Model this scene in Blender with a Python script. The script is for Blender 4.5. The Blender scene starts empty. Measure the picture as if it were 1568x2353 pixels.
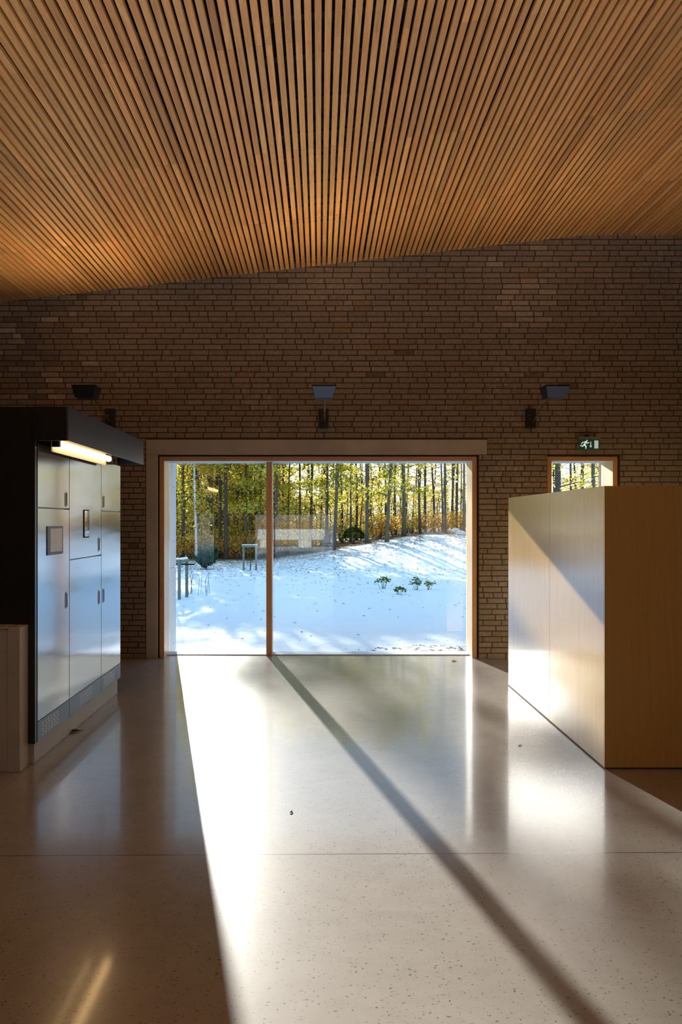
import bpy, bmesh, math, random
from mathutils import Vector, Matrix, noise
R = random.Random(7)
sc = bpy.context.scene
COL = sc.collection
F, PX, PY, H = 1568.0, 735.0, 1198.0, 1.70      # focal length in pixels, vanishing point, eye height

# ------------------------------------------------------------------ materials
def new_mat(name):
    m = bpy.data.materials.new(name); m.use_nodes = True
    nt = m.node_tree; nt.nodes.clear()
    out = nt.nodes.new('ShaderNodeOutputMaterial')
    return m, nt, out

def N(nt, t, **kw):
    n = nt.nodes.new(t)
    for k, v in kw.items():
        if k == 'inp':
            for a, b in v.items():
                n.inputs[a].default_value = b
        else:
            setattr(n, k, v)
    return n

def L(nt, a, b): nt.links.new(a, b)

def coords(nt, scale=(1, 1, 1), kind='Object', rot=(0, 0, 0)):
    tc = N(nt, 'ShaderNodeTexCoord'); mp = N(nt, 'ShaderNodeMapping')
    mp.inputs['Scale'].default_value = scale; mp.inputs['Rotation'].default_value = rot
    L(nt, tc.outputs[kind], mp.inputs['Vector'])
    return mp.outputs['Vector']

def ramp(nt, fac, stops):
    r = N(nt, 'ShaderNodeValToRGB'); e = r.color_ramp.elements
    while len(e) < len(stops): e.new(0.5)
    for i, (p, c) in enumerate(stops):
        e[i].position = p; e[i].color = (*c, 1) if len(c) == 3 else c
    L(nt, fac, r.inputs['Fac'])
    return r.outputs['Color']

def mixc(nt, fac, a, b, mode='MIX'):
    m = N(nt, 'ShaderNodeMix', data_type='RGBA', blend_type=mode)
    for v, i in ((fac, 0), (a, 6), (b, 7)):
        if isinstance(v, (int, float)): m.inputs[i].default_value = v
        elif isinstance(v, tuple): m.inputs[i].default_value = (*v, 1) if len(v) == 3 else v
        else: L(nt, v, m.inputs[i])
    return m.outputs[2]

def math_(nt, op, a, b=0.0, clamp=False):
    m = N(nt, 'ShaderNodeMath', operation=op, use_clamp=clamp)
    for v, i in ((a, 0), (b, 1)):
        if isinstance(v, (int, float)): m.inputs[i].default_value = v
        else: L(nt, v, m.inputs[i])
    return m.outputs[0]

def noise_(nt, vec, scale, detail=3, rough=.55, dist=0.0):
    n = N(nt, 'ShaderNodeTexNoise', inp={'Scale': scale, 'Detail': detail, 'Roughness': rough, 'Distortion': dist})
    L(nt, vec, n.inputs['Vector']); return n.outputs['Fac']

def princ(nt, out, color, rough=.5, metal=0.0, coat=0.0, coat_r=.1, spec=.5, bump=None, bump_s=.2, bump_d=.01):
    p = N(nt, 'ShaderNodeBsdfPrincipled')
    for v, k in ((color, 'Base Color'), (rough, 'Roughness'), (metal, 'Metallic')):
        if isinstance(v, (int, float)): p.inputs[k].default_value = v
        elif isinstance(v, tuple): p.inputs[k].default_value = (*v, 1)
        else: L(nt, v, p.inputs[k])
    p.inputs['Coat Weight'].default_value = coat; p.inputs['Coat Roughness'].default_value = coat_r
    p.inputs['Specular IOR Level'].default_value = spec
    if bump is not None:
        b = N(nt, 'ShaderNodeBump', inp={'Strength': bump_s, 'Distance': bump_d})
        L(nt, bump, b.inputs['Height']); L(nt, b.outputs['Normal'], p.inputs['Normal'])
    L(nt, p.outputs['BSDF'], out.inputs['Surface'])
    return p

def plain(name, color, rough=.5, metal=0.0, var=.12, scale=30, **kw):
    m, nt, out = new_mat(name)
    v = coords(nt)
    n = noise_(nt, v, scale)
    c = mixc(nt, n, tuple(x * (1 - var) for x in color), tuple(min(1, x * (1 + var)) for x in color))
    princ(nt, out, c, rough, metal, **kw)
    return m

def wood(name, dark, light, axis='Y', rough=.45, coat=0.0, fine=28.0, obj_var=.0, attr=None, spec=.5, coat_r=.15, coat_ior=1.5):
    m, nt, out = new_mat(name)
    s = {'X': (1, 14, 14), 'Y': (14, 1, 14), 'Z': (14, 14, 1)}[axis]
    v = coords(nt, s)
    n1 = noise_(nt, v, 1.6, 4, .6, 1.2)
    n2 = noise_(nt, v, fine, 2, .5)
    f = math_(nt, 'ADD', math_(nt, 'MULTIPLY', n1, .7), math_(nt, 'MULTIPLY', n2, .3))
    c = ramp(nt, f, [(.3, dark), (.68, light)])
    if attr:
        a = N(nt, 'ShaderNodeAttribute', attribute_name=attr)
        c = mixc(nt, 1.0, c, a.outputs['Color'], 'MULTIPLY')
    p = princ(nt, out, c, rough, coat=coat, coat_r=coat_r, spec=spec, bump=n2, bump_s=.05, bump_d=.002)
    p.inputs['Coat IOR'].default_value = coat_ior
    return m

M = {}
M['slat'] = wood('ceiling_larch', (.58, .305, .115), (.94, .59, .26), 'Y', .5, attr='Col', fine=20)
M['ceil_back'] = plain('ceiling_void_black', (.012, .010, .009), .9)
M['alu'] = plain('brushed_aluminium', (.45, .46, .50), .35, 1.0)
M['pine'] = wood('oiled_pine', (.52, .25, .085), (.72, .40, .16), 'Z', .42, coat=.25)
M['pine_h'] = wood('oiled_pine_lengthwise', (.52, .25, .085), (.72, .40, .16), 'X', .42, coat=.25)
M['pine_lit'] = wood('pine_painted_daylight', (.66, .47, .27), (.82, .64, .42), 'Z', .4, coat=.3)  # lit copy of the frame pine, daylight put into the colour
M['veneer'] = wood('pale_veneer_panel', (.58, .345, .105), (.68, .43, .145), 'Z', .30, coat=1.0, fine=60, coat_r=.13, coat_ior=2.1)
M['veneer_front'] = M['veneer']
M['black_panel'] = plain('black_lacquered_board', (.010, .010, .011), .32, coat=.2)
M['hood'] = plain('dark_steel_sheet', (.16, .16, .175), .38, .9, var=.06)
M['black_metal'] = plain('black_powder_coat', (.012, .012, .013), .5)
M['gap'] = plain('dark_rubber_seal', (.008, .007, .006), .9)
M['front_blue_reflection'] = plain('lamp_front_painted_reflection', (.19, .31, .60), .25, .15, var=.02)  # blue reflection of daylight painted into the base colour
M['reflector'] = plain('lamp_reflector', (.42, .33, .24), .45)
M['steel_rod'] = plain('polished_steel_rod', (.55, .53, .50), .25, 1.0)
M['grille_hole'] = plain('perforation_white', (.75, .80, .85), .5)
M['plinth_metal'] = plain('painted_plinth_metal', (.20, .24, .30), .42, .6, var=.04)
M['frame_blue'] = plain('blue_grey_frame', (.17, .20, .27), .5)
M['mirror'] = plain('polished_mirror', (.85, .85, .85), .03, 1.0, var=.01)
M['white_plastic'] = plain('off_white_plastic', (.70, .72, .73), .45)
def mat_sign(name, c, e):
    m, nt, out = new_mat(name); p = princ(nt, out, c, .4)
    p.inputs['Emission Color'].default_value = (*c, 1); p.inputs['Emission Strength'].default_value = e
    return m
M['sign_green'] = mat_sign('lit_sign_green', (.003, .10, .036), .16)
M['sign_white'] = mat_sign('lit_sign_white', (.72, .74, .76), .40)
M['sign_box'] = plain('sign_housing_grey', (.22, .20, .19), .5)
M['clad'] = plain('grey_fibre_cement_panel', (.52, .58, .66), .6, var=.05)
M['stake'] = plain('weathered_green_post', (.16, .20, .16), .8, scale=12)
M['rock'] = plain('snowy_stone', (.62, .64, .68), .9, var=.3, scale=6)
M['white_paint'] = plain('white_concrete', (.85, .85, .84), .6, var=.04)
M['fence'] = wood('fence_boards', (.30, .17, .08), (.45, .27, .14), 'Z', .8)
M['plaster'] = plain('warm_grey_plaster', (.34, .28, .22), .85, scale=4)

def mat_steel():
    m, nt, out = new_mat('brushed_stainless_steel')
    wav = noise_(nt, coords(nt, (1, .9, 3.2)), 1.1, 2, .5)
    br = noise_(nt, coords(nt, (30, 90, 1.0)), 6, 2)
    r = math_(nt, 'ADD', math_(nt, 'MULTIPLY', br, .05), .095)
    princ(nt, out, (.46, .475, .50), r, 1.0, bump=wav, bump_s=.16, bump_d=.02)
    return m
M['steel'] = mat_steel()

def mat_concrete(name, a, b, rough=.75, spots=True):
    m, nt, out = new_mat(name)
    v = coords(nt)
    n = noise_(nt, v, 2.2, 5, .6)
    n2 = noise_(nt, v, 60, 2)
    c = ramp(nt, n, [(.3, a), (.7, b)])
    c = mixc(nt, math_(nt, 'MULTIPLY', n2, .25), c, (.12, .11, .10))
    if spots:
        vo = N(nt, 'ShaderNodeTexVoronoi', inp={'Scale': 55.0}); L(nt, v, vo.inputs['Vector'])
        sp = ramp(nt, vo.outputs['Distance'], [(.10, (1, 1, 1)), (.16, (0, 0, 0))])
        pick = ramp(nt, noise_(nt, v, 14, 2), [(.55, (0, 0, 0)), (.62, (1, 1, 1))])
        c = mixc(nt, mixc(nt, 1.0, sp, pick, 'MULTIPLY'), c, (.10, .09, .08))
    princ(nt, out, c, rough, bump=n2, bump_s=.15, bump_d=.003)
    return m
M['concrete'] = mat_concrete('cast_concrete', (.42, .385, .35), (.54, .50, .45), .62, False)
M['concrete_base'] = mat_concrete('terrazzo_plinth', (.42, .39, .35), (.52, .49, .44), .5)

def mat_floor():
    m, nt, out = new_mat('polished_concrete_floor')
    v = coords(nt)
    big = noise_(nt, v, .8, 5, .62, .4)
    mid = noise_(nt, coords(nt, (1, 1.6, 1)), 5.5, 5, .65, .6)
    f = math_(nt, 'ADD', math_(nt, 'MULTIPLY', big, .55), math_(nt, 'MULTIPLY', mid, .45))
    c = ramp(nt, f, [(.22, (.258, .236, .210)), (.78, (.378, .353, .320))])
    nz = N(nt, 'ShaderNodeTexNoise', inp={'Scale': 90.0, 'Detail': 2.0}); L(nt, v, nz.inputs['Vector'])
    mxv = N(nt, 'ShaderNodeMix', data_type='RGBA', blend_type='LINEAR_LIGHT'); mxv.inputs[0].default_value = .011
    L(nt, coords(nt, (.75, 1.25, 1)), mxv.inputs[6]); L(nt, nz.outputs['Color'], mxv.inputs[7]); vs = mxv.outputs[2]
    def specks(scale, lo, hi, mask_scale, m0, m1, color, base, wgt=1.0):
        vo = N(nt, 'ShaderNodeTexVoronoi', inp={'Scale': scale, 'Randomness': 1.0}); L(nt, vs, vo.inputs['Vector'])
        sp = ramp(nt, vo.outputs['Distance'], [(lo, (1, 1, 1)), (hi, (0, 0, 0))])
        # each stone has its own chance of showing
        sx = N(nt, 'ShaderNodeSeparateColor'); L(nt, vo.outputs['Color'], sx.inputs[0])
        pk = math_(nt, 'GREATER_THAN', math_(nt, 'ADD', sx.outputs[0], math_(nt, 'MULTIPLY', noise_(nt, v, mask_scale, 3), m1)), m0)
        fac = math_(nt, 'MULTIPLY', math_(nt, 'MULTIPLY', sp, pk), wgt)
        return mixc(nt, fac, base, color)
    c = specks(66, .17, .27, 1.6, 1.06, .75, (.06, .052, .045), c, .85)
    c = specks(125, .18, .30, 2.3, 1.12, .6, (.085, .072, .06), c, .7)
    # saw-cut joints
    sp = N(nt, 'ShaderNodeSeparateXYZ'); tc = N(nt, 'ShaderNodeTexCoord'); L(nt, tc.outputs['Object'], sp.inputs[0])
    jy = math_(nt, 'LESS_THAN', math_(nt, 'ABSOLUTE', math_(nt, 'ADD', math_(nt, 'ADD', sp.outputs[1], math_(nt, 'MULTIPLY', sp.outputs[0], -.0105)), -3.485)), .0042)
    jx = math_(nt, 'MULTIPLY', math_(nt, 'LESS_THAN', math_(nt, 'ABSOLUTE', math_(nt, 'ADD', sp.outputs[0], 2.015)), .0035), .4)
    c = mixc(nt, math_(nt, 'MULTIPLY', math_(nt, 'MAXIMUM', jy, jx), .8), c, (.06, .05, .045))
    r = .25
    und = noise_(nt, v, 1.8, 3, .6)
    princ(nt, out, c, r, spec=.5, coat=.55, coat_r=.085, bump=und, bump_s=.035, bump_d=.02)
    return m
M['floor'] = mat_floor()

def mat_brick():
    m, nt, out = new_mat('brown_grey_brick')
    v = coords(nt)
    a = N(nt, 'ShaderNodeAttribute', attribute_name='Col')
    n = noise_(nt, v, 26, 5, .65)
    c = mixc(nt, 1.0, a.outputs['Color'], ramp(nt, n, [(.25, (.62, .60, .58)), (.75, (1.12, 1.10, 1.06))]), 'MULTIPLY')
    # salt bloom on the brick faces, in clouds
    cl = ramp(nt, noise_(nt, v, 1.1, 4, .6), [(.52, (0, 0, 0)), (.70, (1, 1, 1))])
    fi = ramp(nt, noise_(nt, v, 20, 4, .7), [(.52, (0, 0, 0)), (.66, (1, 1, 1))])
    c = mixc(nt, math_(nt, 'MULTIPLY', mixc(nt, 1.0, cl, fi, 'MULTIPLY'), .75), c, (.52, .47, .42))
    princ(nt, out, c, .86, bump=n, bump_s=.35, bump_d=.006, spec=.3)
    return m
M['brick'] = mat_brick()
M['mortar'] = plain('dark_mortar', (.066, .049, .036), .95, scale=60)

def mat_glass():
    m, nt, out = new_mat('window_glass')
    lw = N(nt, 'ShaderNodeLayerWeight', inp={'Blend': .5})
    f5 = math_(nt, 'POWER', lw.outputs['Facing'], 5.0)
    fr = math_(nt, 'ADD', math_(nt, 'MULTIPLY', f5, .94), .055)
    t = N(nt, 'ShaderNodeBsdfTransparent', inp={'Color': (.975, .985, .98, 1)})
    g = N(nt, 'ShaderNodeBsdfGlossy', inp={'Roughness': 0.0})
    mx = N(nt, 'ShaderNodeMixShader')
    L(nt, fr, mx.inputs[0]); L(nt, t.outputs[0], mx.inputs[1]); L(nt, g.outputs[0], mx.inputs[2])
    L(nt, mx.outputs[0], out.inputs['Surface'])
    return m
M['glass'] = mat_glass()

def mat_emit(name, col, s):
    m, nt, out = new_mat(name)
    e = N(nt, 'ShaderNodeEmission', inp={'Color': (*col, 1), 'Strength': s}); L(nt, e.outputs[0], out.inputs['Surface'])
    return m
M['tube'] = mat_emit('lit_fluorescent_tube', (1.0, .62, .27), 15.0)
M['uplight'] = mat_emit('lit_uplight_lens', (1.0, .72, .40), 3.0)

def mat_leaf(name, cols, trans=.55):
    m, nt, out = new_mat(name)
    g = N(nt, 'ShaderNodeAttribute', attribute_name='Col')
    sx = N(nt, 'ShaderNodeSeparateColor'); L(nt, g.outputs['Color'], sx.inputs[0])
    c = ramp(nt, sx.outputs[0], [(i / (len(cols) - 1), cc) for i, cc in enumerate(cols)])
    d = N(nt, 'ShaderNodeBsdfDiffuse'); t = N(nt, 'ShaderNodeBsdfTranslucent')
    L(nt, c, d.inputs[0])
    hs = N(nt, 'ShaderNodeHueSaturation', inp={'Saturation': 1.1, 'Value': 1.6}); L(nt, c, hs.inputs['Color']); L(nt, hs.outputs[0], t.inputs[0])
    mx = N(nt, 'ShaderNodeMixShader', inp={0: trans}); L(nt, d.outputs[0], mx.inputs[1]); L(nt, t.outputs[0], mx.inputs[2])
    L(nt, mx.outputs[0], out.inputs['Surface'])
    return m
M['leaf_green'] = mat_leaf('yellow_green_leaves', [(.12, .15, .02), (.32, .31, .04), (.54, .48, .09), (.70, .63, .24)])
M['leaf_gold'] = mat_leaf('golden_leaves', [(.20, .16, .03), (.44, .34, .07), (.60, .48, .14), (.72, .64, .32)])
M['leaf_rust'] = mat_leaf('rust_brown_leaves', [(.18, .09, .02), (.44, .24, .06), (.60, .38, .11), (.68, .52, .22)])
M['leaf_dark'] = mat_leaf('dark_evergreen_leaves', [(.012, .03, .012), (.03, .06, .022), (.06, .10, .03)], .2)
M['leaf_pine'] = mat_leaf('pine_needles', [(.02, .06, .03), (.06, .14, .06), (.20, .28, .18)], .3)
M['leaf_rhodo'] = mat_leaf('glossy_shrub_leaves', [(.03, .07, .02), (.10, .16, .03), (.26, .30, .05)], .3)
M['leaf_litter'] = mat_leaf('fallen_brown_leaves', [(.05, .03, .02), (.14, .08, .04), (.25, .15, .07)], .1)

def mat_bark(name, a, b):
    m, nt, out = new_mat(name)
    n = noise_(nt, coords(nt, (9, 9, 1.5)), 3, 5, .7)
    princ(nt, out, ramp(nt, n, [(.3, a), (.7, b)]), .9, bump=n, bump_s=.5, bump_d=.02)
    return m
M['bark_dark'] = mat_bark('dark_bark', (.035, .028, .022), (.10, .085, .065))
M['bark_grey'] = mat_bark('grey_bark', (.05, .05, .047), (.14, .135, .125))
M['bark_moss'] = mat_bark('mossy_bark', (.055, .055, .025), (.17, .165, .10))
def mat_birch():
    m, nt, out = new_mat('birch_bark')
    n = noise_(nt, coords(nt, (3, 3, 14)), 1.6, 4, .65)
    princ(nt, out, ramp(nt, n, [(.36, (.03, .028, .026)), (.44, (.50, .52, .54)), (.8, (.72, .74, .76))]), .75)
    return m
M['bark_birch'] = mat_birch()

def mat_snow():
    m, nt, out = new_mat('snow_with_leaf_litter')
    v = coords(nt)
    sp = N(nt, 'ShaderNodeSeparateXYZ'); L(nt, v, sp.inputs[0])
    n = noise_(nt, v, 1.1, 6, .68)
    fine = noise_(nt, coords(nt, (1, .55, 1)), 13, 4, .7)
    # thinner snow, with litter showing, towards and under the trees
    a = N(nt, 'ShaderNodeAttribute', attribute_name='Col')
    sx = N(nt, 'ShaderNodeSeparateColor'); L(nt, a.outputs['Color'], sx.inputs[0])
    bare = math_(nt, 'GREATER_THAN', math_(nt, 'ADD', math_(nt, 'ADD', math_(nt, 'MULTIPLY', fine, .75), math_(nt, 'MULTIPLY', n, .25)), sx.outputs[0]), .98)
    lit = ramp(nt, noise_(nt, v, 18, 3), [(.3, (.075, .045, .025)), (.7, (.26, .16, .085))])
    c = mixc(nt, bare, (.87, .88, .90), lit)
    princ(nt, out, c, .8, bump=math_(nt, 'ADD', n, math_(nt, 'MULTIPLY', fine, .35)), bump_s=.55, bump_d=.12, spec=.2)
    return m
M['snow'] = mat_snow()

# ------------------------------------------------------------------ mesh helpers
class MB:
    """collects shapes and links them as one mesh object"""
    def __init__(s): s.v, s.f, s.mi, s.c = [], [], [], []
    def poly(s, pts, faces, mi=0, col=None):
        o = len(s.v); s.v += [tuple(p) for p in pts]
        for f in faces:
            s.f.append([o + i for i in f]); s.mi.append(mi); s.c.append(col)
    def box(s, x0, x1, y0, y1, z0, z1, mi=0, col=None, skip=()):
        p = [(x, y, z) for x in (x0, x1) for y in (y0, y1) for z in (z0, z1)]
        fs = {'x-': (0, 1, 3, 2), 'x+': (4, 6, 7, 5), 'y-': (0, 4, 5, 1), 'y+': (2, 3, 7, 6), 'z-': (0, 2, 6, 4), 'z+': (1, 5, 7, 3)}
        s.poly(p, [f for k, f in fs.items() if k not in skip], mi, col)
    def prism(s, prof, axis, a, b, mi=0):
        """extrude a 2-D outline (ccw) along an axis from a to b"""
        n = len(prof)
        def pt(u, w, t): return {'x': (t, u, w), 'y': (u, t, w), 'z': (u, w, t)}[axis]
        pts = [pt(u, w, a) for u, w in prof] + [pt(u, w, b) for u, w in prof]
        fs = [tuple(range(n))[::-1], tuple(range(n, 2 * n))] + [(i, (i + 1) % n, n + (i + 1) % n, n + i) for i in range(n)]
        s.poly(pts, fs, mi)
    def tube(s, pts, rads, sides=8, mi=0, col=None, caps=True):
        pts = [Vector(p) for p in pts]; o = len(s.v)
        for i, p in enumerate(pts):
            d = (pts[min(i + 1, len(pts) - 1)] - pts[max(i - 1, 0)]).normalized()
            u = d.cross(Vector((0, 1, 0)) if abs(d.y) < .9 else Vector((1, 0, 0))).normalized(); w = d.cross(u)
            r = rads[i] if isinstance(rads, (list, tuple)) else rads
            for k in range(sides):
                t = 2 * math.pi * k / sides
                s.v.append(tuple(p + (u * math.cos(t) + w * math.sin(t)) * r))
        for i in range(len(pts) - 1):
            for k in range(sides):
                a = o + i * sides + k; b = o + i * sides + (k + 1) % sides
                s.f.append([a, b, b + sides, a + sides]); s.mi.append(mi); s.c.append(col)
        if caps:
            s.f.append([o + k for k in range(sides)][::-1]); s.mi.append(mi); s.c.append(col)
            e = o + (len(pts) - 1) * sides
            s.f.append([e + k for k in range(sides)]); s.mi.append(mi); s.c.append(col)
    def leaf(s, p, d, size, width, val):
        """a small folded leaf at p pointing along d"""
        d = d.normalized(); u = d.cross(Vector((R.uniform(-1, 1), R.uniform(-1, 1), R.uniform(-.3, 1)))).normalized()
        n = d.cross(u)
        a = p; b = p + d * size * .5 + u * width * .5 + n * width * .12; c = p + d * size; e = p + d * size * .5 - u * width * .5 + n * width * .12
        s.poly([a, b, c, e], [(0, 1, 2), (0, 2, 3)], 0, (val, val, val))
    def build(s, name, mats, parent=None, smooth=False, bevel=0.0, loc=None, fix=True):
        me = bpy.data.meshes.new(name); me.from_pydata(s.v, [], s.f)
        mats = mats if isinstance(mats, (list, tuple)) else [mats]
        for m in mats: me.materials.append(m)
        me.polygons.foreach_set('material_index', s.mi)
        if any(c is not None for c in s.c):
            at = me.color_attributes.new('Col', 'FLOAT_COLOR', 'CORNER')
            buf = []
            for f, c in zip(s.f, s.c):
                c = c or (1, 1, 1); buf += [*c, 1.0] * len(f)
            at.data.foreach_set('color', buf)
        if fix:
            bm = bmesh.new(); bm.from_mesh(me); bmesh.ops.recalc_face_normals(bm, faces=bm.faces); bm.to_mesh(me); bm.free()
        me.update()
        o = bpy.data.objects.new(name, me); COL.objects.link(o)
        if smooth: me.polygons.foreach_set('use_smooth', [True] * len(me.polygons))
        if parent is not None: o.parent = parent
        if loc is not None: o.location = loc
        if bevel:
            b = o.modifiers.new('edge', 'BEVEL'); b.width = bevel; b.segments = 2; b.limit_method = 'ANGLE'
        return o

def tag(o, label=None, cat=None, group=None, kind=None):
    if label: o['label'] = label
    if cat: o['category'] = cat
    if group: o['group'] = group
    if kind: o['kind'] = kind
    return o
def empty(name, loc=(0, 0, 0)):
    o = bpy.data.objects.new(name, None); COL.objects.link(o); o.location = loc; o.empty_display_size = .1
    return o
def bx(name, dims, mat, parent=None, bevel=0.0):
    b = MB(); b.box(*dims); o = b.build(name, mat, parent, bevel=bevel)
    if parent is not None and parent.location.length > 0: o.location = -parent.location
    return o
def copy_tree(o, parent=None):
    c = o.copy(); COL.objects.link(c); c.parent = parent
    for ch in list(o.children): copy_tree(ch, c)
    return c

# ------------------------------------------------------------------ the room
YW = 8.464                    # inner face of the brick wall
YO = 9.10                     # its outer face
XL, XR, YB = -6.0, 7.0, -6.0  # side walls and the wall behind the viewer
SL = .1148
RIDGE = 3.28
def zc(x): return 4.871 + SL * min(x, RIDGE)
WIN = (-2.008, 1.972, 0.0, 2.522)
DOOR = (2.824, 3.722, 0.0, 2.522)
PORT = (-1.98, 2.076, 2.526, 2.715)           # lintel
POST = (-2.153, -1.998, 0.0, 2.526)           # concrete post

def wall_back():
    b = MB()
    cells_x = [XL - .2, WIN[0], WIN[1], DOOR[0], DOOR[1], XR + .2]
    for i in range(5):
        x0, x1 = cells_x[i], cells_x[i + 1]
        z0 = 2.522 if i in (1, 3) else -.1
        cut = [x0] + ([RIDGE] if x0 < RIDGE < x1 else []) + [x1]
        for a, c in zip(cut, cut[1:]):
            prof = [(a, z0), (c, z0), (c, zc(c) + .25), (a, zc(a) + .25)]
            b.prism(prof, 'y', YW, YO, 1)
    holes = [(WIN[0], WIN[1], -1, 2.522), (DOOR[0], DOOR[1], -1, 2.522), (-2.155, 2.078, 2.520, 2.717), (-2.155, -1.99, -1, 2.53)]
    PITCH, LEN, HD, J = .0684, .231, .1155, .0130
    k0 = 0
    rr = random.Random(3)
    z = .003 - 0.0
    while z < 5.4:
        z1 = z + PITCH - J
        x = XL + rr.uniform(-.23, 0) if k0 % 2 else XL + rr.choice([-.1155, -.058, -.17])
        while x < XR:
            ln = HD if rr.random() < (.16 if abs(x) > 1 or z > 2.6 else .1) else LEN
            if 2.0 < x < 2.9 and z < 2.5: ln = HD if rr.random() < .33 else LEN
            a, c = x, x + ln - J + rr.uniform(-.003, .003)
            x += ln
            segs = [(a, c)]
            for hx0, hx1, hz0, hz1 in holes:
                if z1 > hz0 + .004 and z < hz1 - .004:
                    ns = []
                    for s0, s1 in segs:
                        if s1 <= hx0 or s0 >= hx1: ns.append((s0, s1)); continue
                        if s0 < hx0 - .02: ns.append((s0, hx0 - .006))
                        if s1 > hx1 + .02: ns.append((hx1 + .006, s1))
                    segs = ns
            for s0, s1 in segs:
                s0, s1 = max(s0, XL), min(s1, XR)
                if s1 - s0 < .015: continue
                t = rr.random(); g = rr.gauss(1, .055)
                base = Vector((.320, .254, .198)).lerp(Vector((.295, .250, .205)), t) * g
                if rr.random() < .005: base *= .62  # rare darkened bricks stand in for shaded holes in the wall
                elif rr.random() < .05: base = Vector((.30, .21, .14)) * g
                if s1 < -3.05 and z > 2.9: base *= rr.choice([.75, .85, .95, 1.0, 1.22])
                if (2.05 < s0 < 2.75 and z > 4.1 and rr.random() < .45) or (s0 < -2.9 and rr.random() < .12): base = base * 1.15 + Vector((.06, .055, .05))
                y = YW - .0045 + rr.uniform(-.0015, .0015)
                ztop = min(z1, zc((s0 + s1) / 2) + .1)
                if ztop - z > .01:
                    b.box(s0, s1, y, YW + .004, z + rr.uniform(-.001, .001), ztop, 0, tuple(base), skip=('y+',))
        z += PITCH; k0 += 1
    o = b.build('wall_back', [M['brick'], M['mortar']], fix=False)
    tag(o, 'brown-grey brick wall with the large picture window', kind='structure')
wall_back()

def slab(name, prism_args, mat):
    b = MB(); b.prism(*prism_args); return tag(b.build(name, mat), kind='structure')

# side walls; the one behind the viewer has a daylight window
def wall_with_window(name, axis, pos, thick, a0, a1, ztop, win):
    b = MB(); w0, w1, wz0, wz1 = win
    def q(u0, u1, z0, z1):
        if axis == 'x': b.box(min(pos, pos + thick), max(pos, pos + thick), u0, u1, z0, z1)
        else: b.box(u0, u1, min(pos, pos + thick), max(pos, pos + thick), z0, z1)
    q(a0, w0, -.1, ztop); q(w1, a1, -.1, ztop); q(w0, w1, -.1, wz0); q(w0, w1, wz1, ztop)
    return tag(b.build(name, M['plaster']), kind='structure')
bx('wall_left', (XL - .3, XL, YB - .3, YW, -.1, 4.6), M['plaster'])['kind'] = 'structure'
bx('wall_right', (XR, XR + .3, YB - .3, YW, -.1, 5.6), M['plaster'])['kind'] = 'structure'
wall_with_window('wall_front', 'y', YB, -.3, XL, XR, 5.6, (-2.30, .52, .16, 1.98))

fl = bx('floor', (XL - .3, XR + .3, YB - .3, 8.80, -.12, 0.0), M['floor']); tag(fl, 'polished concrete floor', kind='structure')

def ceiling():
    b = MB(); rr = random.Random(11)
    pitch, w, dep = .0640, .0430, .034
    seams = [YB, -3.5, -2.07, -.76, .55, 1.86, 3.175, 4.487, 5.79, 7.11, YW]
    x = -.34 - 90 * pitch; k = -90
    while x < XR:
        x0, x1 = x + .0105, x + .0105 + w
        if x0 > XL and x1 < XR:
            xm = (x0 + x1) / 2
            for s in range(len(seams) - 1):
                y0, y1 = seams[s] + .002, seams[s + 1] - .002
                g = rr.gauss(1, .10); t = rr.random()
                col = (g * (.95 + .08 * t), g * (.97 - .05 * t), g * (1.0 - .12 * t))
                z0a, z0b = zc(x0), zc(x1)
                pts = [(x0, y0, z0a), (x1, y0, z0b), (x1, y1, z0b), (x0, y1, z0a), (x0, y0, z0a + dep), (x1, y0, z0b + dep), (x1, y1, z0b + dep), (x0, y1, z0a + dep)]
                b.poly(pts, [(3, 2, 1, 0), (0, 1, 5, 4), (1, 2, 6, 5), (2, 3, 7, 6), (3, 0, 4, 7)], 0, col)
        k += 1
        # every thirteenth joint between panels is a little wider
        x += pitch + (.006 if k % 13 == 0 else 0)
    # battens across the back of the slats and the black void above
    for yy in [s + o for s in seams[:-1] for o in (.18, .66, 1.12)]:
        for a, c in ((XL, RIDGE), (RIDGE, XR)):
            b.prism([(a, zc(a) + dep), (c, zc(c) + dep), (c, zc(c) + dep + .02), (a, zc(a) + dep + .02)], 'y', yy, yy + .05, 1)
    for a, c in ((XL - .3, RIDGE), (RIDGE, XR + .3)):
        b.prism([(a, zc(a) + .12), (c, zc(c) + .12), (c, zc(c) + .42), (a, zc(a) + .42)], 'y', YB - .3, YO, 1)
    # aluminium tracks in three of the wide joints
    for xg, spans in ((-.355, ((2.2, 4.36), (4.60, 5.66))), (-1.19, ((2.2, 4.36), (4.60, 5.60))), (.478, ((2.2, 4.36), (4.60, 5.60)))):
        for y0, y1 in spans:
            b.box(xg + .002, xg + .016, y0, y1, zc(xg) + .008, zc(xg) + .028, 2)
    o = b.build('ceiling', [M['slat'], M['ceil_back'], M['alu']], fix=False)
    tag(o, 'sloping ceiling of narrow larch slats', kind='structure')
ceiling()

# concrete post and lintel round the picture window
ln = bx('trim_1', (-2.153, 2.076, YW - .012, YW + .20, 2.528, 2.713), M['concrete'], bevel=.004); tag(ln, 'concrete lintel over the window', kind='structure')
pt = bx('trim_2', (-2.153, -2.010, YW - .010, YW + .20, 0, 2.526), M['concrete'], bevel=.004); tag(pt, 'concrete post beside the window', kind='structure')

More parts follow.
